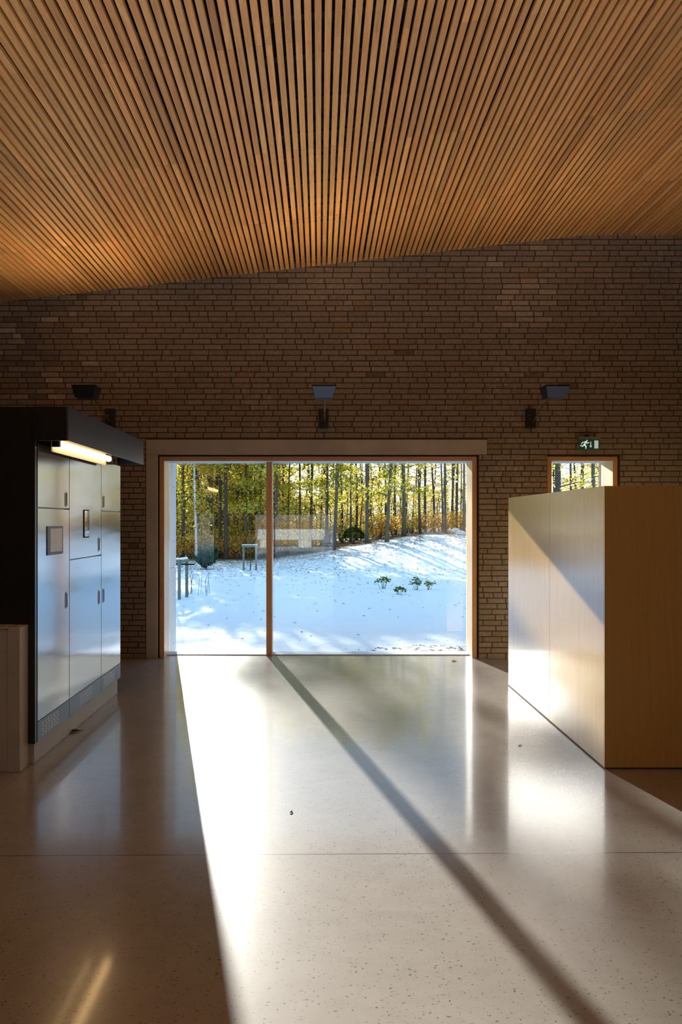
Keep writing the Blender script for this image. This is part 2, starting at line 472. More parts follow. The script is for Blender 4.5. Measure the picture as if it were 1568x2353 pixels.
# picture window: pine frame, mullion, two panes
def window(name, x0, x1, ztop, mull, label):
    e = empty(name, (0, 0, 0)); tag(e, label, kind='structure')
    t = .053; yf, yg, yb = YW + .035, 8.77, 8.85
    for nm, d, mat in (('side_frame', (x0, x0 + t, yf, yb, 0, ztop), M['pine']), ('side_frame', (x1 - t, x1, yf, yb, 0, ztop), M['pine']),
                       ('head_frame', (x0 + t, x1 - t, yf, yb, ztop - t, ztop), M['pine_h'])):
        bx(nm, d, mat, e, bevel=.003)
    s = MB()
    g = .010
    s.box(x0 - g, x0 - .001, yf + .02, yb, 0, ztop + g); s.box(x1 + .001, x1 + g, yf + .02, yb, 0, ztop + g); s.box(x0 - g, x1 + g, yf + .02, yb, ztop + .001, ztop + g)
    s.build('seal', M['gap'], e)
    bx('threshold', (x0 + t, x1 - t, 8.66, yb + .03, -.005, .012), M['clad'], e)
    zt = ztop - t
    # linings of the deep reveal, daylight painted in as a paler pine
    bx('lining', (x0 + t, x0 + t + .006, yf + .004, yb, 0, zt), M['pine_lit'], e)
    bx('lining', (x1 - t - .006, x1 - t, yf + .004, yb, 0, zt), M['pine_lit'], e)
    bx('lining', (x0 + t, x1 - t, yf + .004, yb, zt - .006, zt), M['clad'], e)  # head soffit, light off the snow painted as blue-grey
    xs = [x0 + t + .006] + ([mull - .0365, mull + .0365] if mull is not None else []) + [x1 - t - .006]
    if mull is not None:
        bx('mullion', (mull - .0365, mull + .0365, 8.63, 8.86, .0, zt - .006), M['pine'], e, bevel=.003)
    for a, c in zip(xs[::2], xs[1::2]):
        bx('pane', (a + .002, c - .002, yg, yg + .024, .012, zt - .008), M['glass'], e)
    return e
window('window_1', -1.997, 1.959, 2.510, -.640, 'picture window with pine frame and one mullion')
window('window_2', 2.833, 3.713, 2.510, None, 'narrow glazed opening in pine frame under the exit sign')
for nm, d, ax in (('window_3', (-2.30, .52, YB - .18, YB - .155, .16, 1.98), 'y'),):
    e = empty(nm); tag(e, 'daylight window on the far side of the room', kind='structure')
    bx('pane', d, M['glass'], e)
    f = MB(); x0, x1, y0, y1, z0, z1 = d
    if ax == 'y':
        for q in ((x0, x0 + .05, z0, z1), (x1 - .05, x1, z0, z1), (x0, x1, z1 - .05, z1), (x0, x1, z0, z0 + .04)): f.box(q[0], q[1], y0 - .04, y1 + .04, q[2], q[3])
    else:
        for q in ((y0, y0 + .05, z0, z1), (y1 - .05, y1, z0, z1), (y0, y1, z1 - .05, z1), (y0, y1, z0, z0 + .04)): f.box(x0 - .04, x1 + .04, q[0], q[1], q[2], q[3])
    f.build('frame', M['pine'], e)

# outer cladding return beside the picture window, bolted
e = empty('cladding_panel', (-1.97, 9.03, 0))
tag(e, 'pale grey cladding panel with bolts just outside the window edge', 'panel')
for z0, z1 in ((-.04, 1.088), (1.092, 2.50)):
    bx('board', (-2.002, -1.944, 8.862, 9.235, z0, z1), M['clad'], e, bevel=.002)
for z in (2.15, 1.434, .723, .08):
    b = MB(); b.tube([(-1.944, 9.07, z), (-1.938, 9.07, z)], .010, 10); o = b.build('bolt', M['steel_rod'], e); o.location = -e.location

# ------------------------------------------------------------------ steel kitchen units
XF, XC = -1.980, -2.62
YC = [4.784, 5.393, 6.184, 6.779]
def slot_handle(parent, y, z0, z1):
    """upright recessed slot with a bright rim"""
    w = .040
    def outline(g, n=8):
        hw = w / 2 - g; zz0, zz1 = z0 + g, z1 - g
        pts = []
        for k in range(n + 1):
            t = math.pi * k / n; pts.append((y + hw * math.cos(t), zz1 - hw + hw * math.sin(t)))
        for k in range(n + 1):
            t = math.pi + math.pi * k / n; pts.append((y + hw * math.cos(t), zz0 + hw + hw * math.sin(t)))
        return pts
    b = MB()
    a, c = outline(0), outline(.008); n = len(a)
    X0, X1 = XF, XF + .004
    pts = [(X1, *p) for p in a] + [(X1, *p) for p in c] + [(X0, *p) for p in a] + [(X0 - .012, *p) for p in c]
    fs = []
    for i in range(n):
        j = (i + 1) % n
        fs += [(i, j, n + j, n + i), (i, 2 * n + i, 2 * n + j, j), (n + i, n + j, 3 * n + j, 3 * n + i)]
    b.poly(pts, fs)
    b2 = MB(); b2.poly([(X0 + .0012, *p) for p in c], [tuple(range(n))])
    h = b.build('handle', M['steel_rod'], parent); h.location = -parent.parent.location if parent.parent else (0, 0, 0)
    k = b2.build('recess', M['gap'], h)
    return h
def cabinet(name, i, label, doors):
    y0, y1 = YC[i], YC[i + 1]
    e = empty(name, ((XF + XC) / 2, (y0 + y1) / 2, .15)); tag(e, label, 'cabinet', 'steel kitchen cabinets')
    bx('body', (XC, XF - .022, y0 + .001, y1 - .001, .15, 2.252), M['black_panel'], e)
    for z0, z1, hy, hz0, hz1 in doors:
        d = bx('door', (XF - .020, XF, y0 + .004, y1 - .004, z0, z1), M['steel'], e, bevel=.0015)
        if hy is not None:
            h = slot_handle(d, hy, hz0, hz1); h.location = (0, 0, 0)
    p = bx('plinth_panel', (XF - .020, XF, y0 + .003, y1 - .003, .150, .290), M['plinth_metal'], e, bevel=.0015)
    g = MB()
    yc = y0 + (.36 if i < 2 else .37) * (y1 - y0) if i != 1 else y0 + .47 * (y1 - y0)
    for r in range(5):
        for c in range(6):
            yy = yc - .15 + c * .054 + (.012 if r % 2 else 0); zz = .176 + r * .0205
            g.box(XF - .001, XF + .0012, yy, yy + .036, zz, zz + .0105)
    g.build('vent_grille', M['grille_hole'], p)
    return e
c0 = cabinet('steel_cabinet', 0, 'steel kitchen cabinet beside the black panel, with a framed display on its lower door',
        [(1.801, 2.248, YC[1] - .068, 1.812, 1.935), (.296, 1.793, YC[1] - .063, 1.018, 1.150)])
c1 = cabinet('steel_cabinet', 1, 'middle steel kitchen cabinet with a mirror strip on its upper door',
        [(1.399, 2.248, YC[2] - .068, 1.430, 1.560), (.296, 1.391, YC[2] - .068, .955, 1.085)])
c2 = cabinet('steel_cabinet', 2, 'slim steel kitchen cabinet at the end nearest the brick wall',
        [(1.799, 2.248, YC[2] + .062, 1.822, 1.945), (.296, 1.791, YC[2] + .062, .955, 1.085)])
# framed display on the first unit, mirror strip on the second
def yz(px): return -XF * F / (PX - px)
d = [o for o in c0.children if o.name.startswith('door')][1]
fr = bx('display_frame', (XF, XF + .006, yz(107.5), yz(143.5), 1.452, 1.665), M['frame_blue'], d, bevel=.002)
bx('display_face', (XF + .006, XF + .0075, yz(113.5), yz(140.5), 1.474, 1.647), M['white_plastic'], fr).location = (0, 0, 0)
fr.location = (0, 0, 0)
d = [o for o in c1.children if o.name.startswith('door')][0]
fr = bx('strip_frame', (XF, XF + .003, yz(191.5), yz(204.5), 1.562, 1.798), M['gap'], d)
fr.location = (0, 0, 0)
bx('mirror_strip', (XF + .003, XF + .005, yz(193.5), yz(203.5), 1.572, 1.788), M['mirror'], fr).location = (0, 0, 0)

# extractor hood, its shell hollow underneath
hd = empty('extractor_hood', (-2.18, 5.76, 2.26)); tag(hd, 'dark steel hood boxed out above the steel cabinets', 'hood')
HX = -1.750
bx('top_panel', (XC, HX - .015, 4.785, 6.765, 2.478, 2.497), M['hood'], hd)
for a, c in ((4.752, 5.352), (5.354, 6.150), (6.152, 6.780)):
    bx('front_panel', (HX - .014, HX, a, c, 2.262, 2.498), M['hood'], hd, bevel=.001)
bx('end_panel', (-2.006, HX - .0145, 4.750, 4.764, 2.262, 2.498), M['black_panel'], hd)
bx('end_panel', (-2.006, HX - .0145, 6.767, 6.780, 2.262, 2.498), M['hood'], hd)
bx('underside', (XC, HX - .015, 4.785, 6.765, 2.335, 2.347), M['hood'], hd)

# tube lamp on the underside
tl = empty('tube_lamp', (-1.895, 5.70, 2.30)); tag(tl, 'lit fluorescent tube lamp under the hood lip', 'lamp')
bx('housing', (-1.950, -1.860, 4.90, 6.19, 2.306, 2.334), M['black_metal'], tl, bevel=.004)
b = MB(); b.poly([(-1.928, 4.905, 2.310), (-1.928, 6.185, 2.310), (-1.930, 6.185, 2.203), (-1.930, 4.905, 2.203), (-1.932, 4.905, 2.310), (-1.932, 6.185, 2.310), (-1.934, 6.185, 2.203), (-1.934, 4.905, 2.203)],
    [(0, 1, 2, 3), (7, 6, 5, 4), (0, 4, 5, 1), (1, 5, 6, 2), (2, 6, 7, 3), (3, 7, 4, 0)]); o = b.build('reflector', M['reflector'], tl); o.location = -tl.location
for y in (4.90, 6.15):
    bx('end_cap', (-1.926, -1.874, y, y + .04, 2.236, 2.306), M['black_metal'], tl, bevel=.004)
b = MB(); b.tube([(-1.90, 4.941, 2.262), (-1.90, 6.149, 2.262)], .024, 16); o = b.build('tube', M['tube'], tl, smooth=False); o.location = -tl.location

# tall black end panel and the low concrete counter in front of it
pn = empty('black_side_panel', (-3.4, 4.77, .985)); tag(pn, 'tall black end panel closing the kitchen block above the concrete counter', 'panel')
bx('board', (-5.2, -2.010, 4.750, 4.783, .985, 2.497), M['black_panel'], pn, bevel=.001)
bx('corner_post', (-2.026, -1.984, 4.752, 4.783, .150, 2.258), M['black_panel'], pn)
ct = empty('concrete_counter', (-3.6, 4.7, 0)); tag(ct, 'low grey concrete counter under the tall black panel', 'counter')
bx('front_slab', (-5.2, -2.118, 4.632, 4.72, 0, .968), M['concrete'], ct, bevel=.003)
bx('end_slab', (-2.115, -2.033, 4.622, 4.782, 0, .981), M['concrete'], ct, bevel=.004)
bx('top_slab', (-5.2, -2.118, 4.622, 4.749, .970, .984), M['concrete'], ct, bevel=.002)
pl = bx('concrete_plinth', (-2.62, -2.003, 4.784, 6.755, 0, .148), M['concrete_base'], bevel=.003); tag(pl, 'speckled concrete plinth under the steel cabinets', 'plinth')

# ------------------------------------------------------------------ veneered box
bxr = empty('veneer_cupboard', (3.2, 5.9, 0)); tag(bxr, 'big pale veneered box unit standing free in front of the glazed door', 'cupboard')
VX, VH = 1.955, 1.943
bx('recess_base', (VX + .012, 4.58, 4.692, 7.058, 0, .010), M['gap'], bxr)
for a, c in ((4.700, 5.799), (5.801, 6.887), (6.889, 7.068)):
    bx('side_panel', (VX, VX + .020, a, c, .010, VH), M['veneer'], bxr, bevel=.001)
bx('front_panel', (VX, 4.6, 4.680, 4.699, .010, VH), M['veneer_front'], bxr, bevel=.001)
bx('back_panel', (VX + .021, 4.6, 7.049, 7.068, .010, VH), M['veneer'], bxr)
bx('end_panel', (4.58, 4.6, 4.70, 7.048, .010, VH), M['veneer'], bxr)
bx('top_panel', (VX + .021, 4.579, 4.70, 7.048, VH - .03, VH - .006), M['veneer'], bxr)

# ------------------------------------------------------------------ wall lamps
def wall_lamp(x, label, front):
    e = empty('wall_lamp', (x, YW, 2.97)); tag(e, label, 'lamp', 'black uplighters on the brick wall')
    def add(b, nm, mat, **k):
        o = b.build(nm, mat, k.pop('parent', e), **k); return o
    b = MB(); b.box(-.060, .060, -.055, -.006, -.118, .120); br = add(b, 'bracket', M['black_metal'], bevel=.006)
    b = MB()
    for z in (.035, -.012):
        b = MB(); b.tube([(-.022, -.055, z), (-.022, -.058, z)], .007, 8); add(b, 'screw', M['steel_rod'], parent=br)
    b = MB(); b.tube([(.010, -.06, -.055), (.010, -.45, .075), (.010, -.84, .165)], .011, 8); add(b, 'arm', M['steel_rod'])
    # trough: wide open top, narrower base, sloping front
    y0, y1 = -.995, -.775; zt, zb = .222, .092
    t = [(-.130, y0, zt), (.130, y0, zt), (.130, y1, zt), (-.130, y1, zt)]
    u = [(-.100, y0 + .035, zb), (.094, y0 + .035, zb), (.094, y1 - .02, zb), (-.100, y1 - .02, zb)]
    b = MB(); b.poly(t + u, [(7, 6, 5, 4), (1, 2, 6, 5), (2, 3, 7, 6), (3, 0, 4, 7), (0, 1, 5, 4)])
    hd_ = add(b, 'shade', M['black_metal'])
    # front glass plate a little proud of the trough
    nrm = Vector((0, -(zt - zb), -.035)).normalized() * .003
    q = [Vector(t[0]) + Vector((.002, 0, -.012)), Vector(t[1]) + Vector((-.002, 0, -.012)), Vector(u[1]), Vector(u[0])]
    b = MB(); b.poly([p + nrm for p in q] + [p + nrm * .2 for p in q], [(3, 2, 1, 0), (0, 1, 5, 4), (1, 2, 6, 5), (2, 3, 7, 6), (3, 0, 4, 7)])
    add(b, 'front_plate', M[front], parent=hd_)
    b = MB(); b.box(-.134, .134, y0 - .006, y0 + .006, zt - .006, zt + .004); b.box(-.134, .134, y1 - .006, y1 + .006, zt - .006, zt + .004)
    b.box(-.134, -.124, y0, y1, zt - .006, zt + .004); b.box(.124, .134, y0, y1, zt - .006, zt + .004)
    add(b, 'rim', M['black_metal'], parent=hd_)
    b = MB(); b.box(-.120, .120, y0 + .012, y1 - .012, zt - .030, zt - .024); add(b, 'lens', M['uplight'], parent=hd_)
    la = bpy.data.lights.new('uplight', 'AREA'); la.shape = 'RECTANGLE'; la.size = .22; la.size_y = .18; la.color = (1.0, .66, .32); la.spread = math.radians(115)
    lo = bpy.data.objects.new('uplight', la); COL.objects.link(lo); lo.parent = e; lo.location = (0, (y0 + y1) / 2, zt - .018); lo.rotation_euler = (math.pi + math.radians(20), 0, 0)
    return e, la
UP = []
for x, lab, en in ((-2.590, 'black uplighter on the brick wall above the dark hood', 11), (.048, 'uplighter with blue-grey reflection painted on its front, on the brick wall above the middle of the window lintel', 13),
               (2.610, 'uplighter with blue-grey reflection painted on its front, on the brick wall nearest the green exit sign', 8)):
    e, la = wall_lamp(x, lab, 'black_metal' if x < -1 else 'front_blue_reflection'); la.energy = en  # only two fronts carry the painted reflection

# two unseen lamps added behind the viewer to brighten the ceiling
def added_fill_lamp(x, y, label):
    e = empty('added_fill_lamp', (x, y, 0)); tag(e, label, 'lamp', 'added ceiling fill lamps')
    b = MB(); b.tube([(0, 0, 0), (0, 0, .025)], .16, 24); b.build('base', M['black_metal'], e)
    b = MB(); b.tube([(0, 0, .025), (0, 0, 1.86)], .014, 10); b.build('pole', M['black_metal'], e)
    b = MB(); b.tube([(0, 0, 1.80), (0, 0, 1.86), (0, 0, 1.98)], [.03, .07, .19], 24, caps=False); b.tube([(0, 0, 1.80), (0, 0, 1.81)], .03, 24); b.build('shade', M['black_metal'], e)
    b = MB(); b.tube([(0, 0, 1.90), (0, 0, 1.905)], .10, 24); b.build('lens', M['uplight'], e)
    la = bpy.data.lights.new('uplight', 'AREA'); la.shape = 'DISK'; la.size = .14; la.color = (1.0, .85, .74); la.energy = 112; la.spread = math.radians(150)
    lo = bpy.data.objects.new('uplight', la); COL.objects.link(lo); lo.parent = e; lo.location = (0, 0, 1.912); lo.rotation_euler = (math.pi - math.radians(38), 0, 0)
added_fill_lamp(-1.2, -.6, 'added fill lamp for the ceiling, behind the viewer on the kitchen side')
added_fill_lamp(1.4, -.6, 'added fill lamp for the ceiling, behind the viewer on the veneered box side')

# ------------------------------------------------------------------ exit sign
sg = empty('exit_sign', (3.323, YW, 2.65)); tag(sg, 'green emergency exit sign with running figure, arrow and door above the glazed opening', 'sign')
def sgp(name, b, mat, parent=sg): return b.build(name, mat, parent)
b = MB(); b.box(-.128, .128, -.075, -.008, .063, .092); sgp('housing', b, M['sign_box'])
b = MB(); b.tube([(-.02, -.03, .092), (-.02, -.03, .118)], .028, 10); sgp('cable_gland', b, M['black_metal'])
b = MB(); b.box(-.124, .124, -.062, -.052, -.066, .063); pl_ = sgp('plate', b, M['sign_green'])
YS = -.0632
def flat(pts): 
    q = MB(); n = len(pts)
    q.poly([(x, YS, z) for x, z in pts] + [(x, YS + .001, z) for x, z in pts], [tuple(range(n))[::-1]] + [(i, (i + 1) % n, n + (i + 1) % n, n + i) for i in range(n)])
    return q
q = flat([(.060, -.052), (.110, -.052), (.110, .046), (.060, .046)]); q.build('door_symbol', M['sign_white'], pl_)
q = flat([(.010, .034), (.022, .034), (.022, -.018), (.036, -.018), (.016, -.046), (-.004, -.018), (.010, -.018)]); q.build('arrow_symbol', M['sign_white'], pl_)
fig = MB()
def limb(pts, r):
    for (x0, z0), (x1, z1) in zip(pts, pts[1:]):
        d = Vector((x1 - x0, z1 - z0)); n = Vector((-d.y, d.x)).normalized() * r; d = d.normalized() * r * .6
        a = [(x0 - d.x + n.x, z0 - d.y + n.y), (x0 - d.x - n.x, z0 - d.y - n.y), (x1 + d.x - n.x, z1 + d.y - n.y), (x1 + d.x + n.x, z1 + d.y + n.y)]
        fig.poly([(x, YS, z) for x, z in a], [(0, 1, 2, 3)])
fig.poly([(-.030 + .011 * math.cos(t * math.pi / 6), YS, .043 + .011 * math.sin(t * math.pi / 6)) for t in range(12)], [tuple(range(12))])
limb([(-.042, .028), (-.062, -.006)], .013)
limb([(-.062, -.006), (-.042, -.026), (-.046, -.052)], .008)
limb([(-.064, -.008), (-.084, -.024), (-.110, -.018)], .008)
limb([(-.044, .028), (-.020, .012), (-.006, .020)], .006)
limb([(-.050, .028), (-.082, .024), (-.100, .002)], .006)
fig.build('figure_symbol', M['sign_white'], pl_)

# ------------------------------------------------------------------ specks lying on the floor
def floor_leaf(px, py, size, ang, label, name='dry_leaf'):
    Y = F * H / (py - PY); X = (px - PX) * Y / F
    b = MB(); n = 9
    pts = []
    for k in range(n):
        t = 2 * math.pi * k / n; r = size * (.5 + .18 * math.cos(3 * t))
        pts.append((r * math.cos(t) * 1.3, r * math.sin(t) * .7, .003 + .010 * (size / .05) * abs(math.sin(t * 1.5))))
    b.poly([(0, 0, .002)] + pts, [(0, 1 + k, 1 + (k + 1) % n) for k in range(n)], 0, (.3, .3, .3))
    b.tube([(size * .5, 0, .004), (size * 1.1, .01, .006)], .0015, 5, col=(.2, .2, .2))
    o = b.build(name, M['leaf_litter']); o.location = (X, Y, 0); o.rotation_euler = (0, 0, ang)
    tag(o, label, 'leaf', 'dry leaves blown onto the floor')
floor_leaf(165, 1683, .085, .6, 'curled dry leaf on the floor against the concrete plinth')
floor_leaf(1043, 1520, .045, .2, 'dry leaf on the floor close to the window threshold')
floor_leaf(670, 1868, .022, 1.2, 'tiny dark leaf scrap in the middle of the sunlit floor')
floor_leaf(1195, 1714, .022, .4, 'tiny dark leaf scrap on bright floor near the veneered box')

# ------------------------------------------------------------------ outside: ground
def ss(a, b, x):
    t = max(0., min(1., (x - a) / (b - a))); return t * t * (3 - 2 * t)
def ground(x, y):
    if y < 0: return -.06
    z = -.05 + 1.2 * ss(20, 31, y) * ss(-3.5, 6, x) + .9 * ss(33, 75, y) * (1 - ss(-3, 5, x))
    amp = .02 + .05 * ss(10, 26, y)
    return z + amp * noise.noise(Vector((x * .45, y * .35, 0))) * ss(9.2, 11, y)
def hit(px, py):
    """the point on the ground seen at this place of the photograph"""
    d = Vector(((px - PX) / F, 1, (PY - py) / F)); t = 9.0
    while t < 90:
        if H + d.z * t < ground(d.x * t, t): break
        t += .02
    return Vector((d.x * t, t, ground(d.x * t, t)))
def ground_mesh():
    b = MB()
    ys = [9.10 + .18 * i for i in range(125)]
    y = ys[-1]
    while y < 170: y += max(.25, (y - 30) * .08); ys.append(y)
    xs = [-60 + 60 * (1 - math.cos(math.pi / 2 * i / 40)) for i in range(1)]
    xs = [-90, -70, -55, -42, -32, -26, -21, -17]
    x = -14.
    while x <= 16: xs.append(x); x += .25
    xs += [19, 23, 28, 34, 42, 55, 70, 90]
    nx = len(xs); o = len(b.v)
    for yy in ys:
        for xx in xs: b.v.append((xx, yy, ground(xx, yy)))
    for j in range(len(ys) - 1):
        for i in range(nx - 1):
            b.f.append([j * nx + i, j * nx + i + 1, (j + 1) * nx + i + 1, (j + 1) * nx + i]); b.mi.append(0)
            yc, xc = ys[j], xs[i]
            v = .20 + .245 * ss(20, 28.5, yc) + .36 * ss(29.5, 34, yc) + .17 * (1 - ss(9.1, 10.6, yc)) * ss(2, -2, -xc - .5) + .10 * (1 - ss(9.1, 12.0, yc)) * ss(-.5, 1.6, xc)
            b.c.append((v, v, v))
    # courtyard behind the house and strips beside it
    for x0, x1, y0, y1 in ((-90, 90, -120, YB - .3), (-90, XL - .3, YB - .3, 9.1), (XR + .3, 90, YB - .3, 9.1)):
        b.poly([(x0, y0, -.06), (x1, y0, -.06), (x1, y1, -.06), (x0, y1, -.06)], [(0, 1, 2, 3)], 0, (.2, .2, .2))
    o = b.build('snow_ground', M['snow'], smooth=True, fix=False)
    tag(o, 'snow covered ground outside', kind='structure')
ground_mesh()

def litter():
    b = MB(); rr = R
    n = 0
    while n < 5200:
        t = rr.random()
        y = 9.4 + 24 * t ** .55; x = rr.uniform(-.28, .28) * y + rr.uniform(-1, 1)
        if rr.random() > (.10 + .9 * ss(17, 28, y)): continue
        z = ground(x, y) + .012; s = rr.uniform(.02, .045) * (.55 + y / 30); a = rr.uniform(0, 6.28); v = rr.random()
        dx, dy = math.cos(a) * s, math.sin(a) * s
        b.poly([(x - dx, y - dy, z), (x + dy * .5, y - dx * .5, z + .01), (x + dx, y + dy, z + .006), (x - dy * .5, y + dx * .5, z + .012)], [(0, 1, 2, 3)], 0, (v, v, v)); n += 1
    o = b.build('fallen_leaves', M['leaf_litter'], fix=False)
    tag(o, 'brown fallen leaves scattered over the snow', 'leaves', kind='stuff')
litter()

# ------------------------------------------------------------------ outside: trees
def spray(b, p, d, n, reach, leaf, flatness=.35, lo=0., hi=1., thick=.13):
    """leaves along a twig that leaves p in direction d; each twig has a tone of its own"""
    d = d.normalized(); side = d.cross(Vector((0, 0, 1))).normalized(); tone = R.uniform(lo, hi)
    for k in range(n):
        t = R.random() ** .8
        q = p + d * reach * t + side * R.gauss(0, .24) * reach * (.35 + .65 * t) + Vector((0, 0, R.gauss(0, thick) * reach - .14 * reach * t * t))
        ld = d * R.uniform(-.3, 1) + side * R.uniform(-1, 1) + Vector((0, 0, R.uniform(-.8, flatness)))
        b.leaf(q, ld, leaf * R.uniform(.6, 1.3), leaf * R.uniform(.45, .75), min(1, max(0, tone + R.gauss(0, .16))))

def trunk_mesh(b, h, r, lean=(0, 0), wob=.10, nb=7, b0=.28, blen=1.6, taper=.45, up=.45):
    k = 9; pts = []; rad = []
    ph = R.uniform(0, 6)
    for i in range(k + 1):
        t = i / k
        pts.append(Vector((lean[0] * t + wob * math.sin(ph + t * 4.2) * t, lean[1] * t + wob * math.cos(ph + t * 3.1) * t, h * t - .12 * (1 - t))))
        rad.append(r * (1 - (1 - taper) * t) * (1.0 if i else 1.35))
    b.tube(pts, rad, 9)
    tips = []
    for j in range(nb):
        t = b0 + (1 - b0) * (j + R.random() * .8) / nb
        i = min(k - 1, int(t * k)); p = pts[i].lerp(pts[i + 1], t * k - i)
        a = R.uniform(0, 6.283); ln_ = blen * (1.15 - .6 * t) * R.uniform(.7, 1.2)
        d = Vector((math.cos(a), math.sin(a), up * R.uniform(.1, 1.1))).normalized()
        e1 = p + d * ln_ * .5; e2 = e1 + (d + Vector((0, 0, -.18))).normalized() * ln_ * .5
        br = r * .30 * (1.1 - .6 * t)
        b.tube([p, e1, e2], [br, br * .6, br * .2], 5, caps=False)
        tips += [(p, d, ln_), (e1, d, ln_ * .75), (e1, (d + Vector((R.uniform(-1, 1), R.uniform(-1, 1), .1))).normalized(), ln_ * .6)]
    return tips, pts

def tree(name, x, y, h, r, bark, leafm, label, group=None, lean=(0, 0), leaves=1500, nb=9, b0=.25, blen=1.6, leaf=.11, wob=.10, lo=0., hi=1., cat='tree', up=.45, fork=False, canopy=0, airy=0, htop=0):
    e = empty(name, (x, y, ground(x, y))); tag(e, label, cat, group)
    b = MB(); tips, pts = trunk_mesh(b, h, r, lean, wob, nb, b0, blen, up=up)
    if fork:
        p = pts[4]; q = [p + Vector((fork * t * 1.4, 0, h * .5 * t)) for t in (0, .35, .7, 1)]
        b.tube(q, [r * .6, r * .5, r * .4, r * .28], 8)
    b.build('trunk', M[bark], e, smooth=True)
    if leaves and leafm:
        f = MB()
        per = max(1, leaves // len(tips))
        for p, d, l in tips: spray(f, p, d, per, max(.5, l), leaf, lo=lo, hi=hi, thick=.09)
        if canopy:      # the dense top of the crown, above what the window shows
            for k in range(canopy):
                a = R.uniform(0, 6.28)
                spray(f, Vector((pts[-1].x * .8, pts[-1].y * .8, R.uniform(4.6, h - .10))), Vector((math.cos(a), math.sin(a), .1)), 26, 1.5, .30, lo=lo, hi=hi, thick=.1)
        if airy:        # a loose top that lets a good part of the sun through
            for k in range(airy):
                a = R.uniform(0, 6.28)
                spray(f, Vector((R.uniform(-.28, .50), R.uniform(-.8, .8), R.uniform(htop * .70, htop))), Vector((math.cos(a), math.sin(a), .1)), 16, .5, .17, lo=lo, hi=hi, thick=.1)
        f.build('foliage', M[leafm], e, fix=False)
    return e

def at(px, y): return (px - PX) * y / F
# front row, read off the photograph: place across, distance, trunk width in pixels, lean of the top in pixels
front = [
 (420, 31.0, 9, 2, 'bark_dark', 'leaf_gold', 'thick dark trunk close to the cladding panel, behind the dry stalks', 1500),
 (457, 33.0, 5, 0, 'bark_grey', 'leaf_gold', 'slim dark trunk standing just behind the white birch', 1100),
 (484, 34.0, 5, 5, 'bark_grey', 'leaf_green', 'slim grey trunk above the pine bush', 1300),
 (507, 32.5, 8, -2, 'bark_dark', 'leaf_green', 'dark trunk paired with a thicker one between pine bush and staked sapling', 1700),
 (520, 31.5, 11, 0, 'bark_dark', 'leaf_green', 'thickest dark trunk between the pine bush and the staked sapling', 2300),
 (563, 32.5, 8, 4, 'bark_moss', 'leaf_green', 'mossy trunk rising behind the staked sapling', 2300),
 (598, 33.0, 5, 2, 'bark_moss', 'leaf_green', 'thin trunk seen just beside the mullion in the narrow pane', 2000),
 (636, 31.5, 9, -1, 'bark_grey', 'leaf_green', 'straight grey trunk seen just beside the mullion in the wide pane', 1900),
 (662, 34.0, 5, 3, 'bark_dark', 'leaf_green', 'thin dark trunk, second from the mullion in the wide pane', 1700),
 (690, 33.0, 6, -2, 'bark_dark', 'leaf_green', 'dark trunk, third from the mullion in the wide pane', 1800),
 (715, 34.0, 6, 2, 'bark_dark', 'leaf_green', 'dark trunk standing clear to one side of the leaning grey trunk', 1500),
 (751, 30.8, 8, 1, 'bark_dark', 'leaf_green', 'dark trunk rising out of the dark shrub', 1900),
 (767, 30.2, 9, 13, 'bark_grey', 'leaf_green', 'grey trunk with bent top between the dark shrub and the clipped bush', 2000),
 (806, 34.5, 5, 2, 'bark_grey', 'leaf_green', 'thin grey trunk behind the clipped round bush', 1500),
 (843, 30.8, 8, 2, 'bark_grey', 'leaf_green', 'bare-footed grey trunk beside the clipped round bush', 2300),
 (889, 29.6, 9, 12, 'bark_moss', 'leaf_green', 'leaning mossy trunk standing forward on the snow bank', 1500),
 (929, 31.5, 10, -3, 'bark_moss', 'leaf_gold', 'stout pale-barked trunk at the crest of the snow bank', 1300),
 (966, 33.5, 6, -4, 'bark_grey', 'leaf_gold', 'slim grey trunk of a pair on the crest of the bank, nearer the mullion', 700),
 (977, 34.5, 6, 1, 'bark_dark', 'leaf_gold', 'slim dark trunk of a pair on the crest of the bank, farther from the mullion', 800),
 (1019, 33.0, 4, -8, 'bark_grey', 'leaf_gold', 'very thin trunk leaning towards the mullion beyond the crest pair', 500),
 (1025, 32.0, 6, -4, 'bark_grey', 'leaf_gold', 'thin trunk in front of a thinner leaning one beyond the crest pair', 500),
 (1041, 34.5, 4, 0, 'bark_dark', 'leaf_gold', 'thin upright dark trunk, fourth in from the window edge by the brick wall', 350),
 (1050, 33.5, 5, 1, 'bark_dark', 'leaf_gold', 'thin upright dark trunk, third in from the window edge by the brick wall', 350),
 (1058, 35.0, 3, 3, 'bark_grey', 'leaf_gold', 'thinnest sapling trunk, second in from the window edge by the brick wall', 200),
 (1066, 31.0, 6, 3, 'bark_grey', 'leaf_gold', 'grey trunk nearest the window edge by the brick wall', 350),
]
def hmax(y): return .3388 * (y - 8.9) - .15
for px, y, w, ln_, bark, lm, lab, nl in front:
    x = at(px, y); sc_ = y / F
    h = hmax(y); vis = 4.4; air = 0
    if px in (457, 507): h = 11.2; air = 46 if px == 457 else 12
    tree('forest_tree', x, y, h, w * sc_ * .5, bark, lm, lab, 'trees along the forest edge', lean=(ln_ * sc_ * h / vis, R.uniform(-.2, .2)), leaves=nl if px < 640 else int(nl * .6) if px < 790 else int(nl * .85) if px < 900 else int(nl * .42), nb=11 if px < 900 else 9,
         b0=.26 if px < 900 else .30, blen=2.0, wob=.07, leaf=.14, canopy=0 if air or px > 900 else 40, airy=air, htop=11.2)
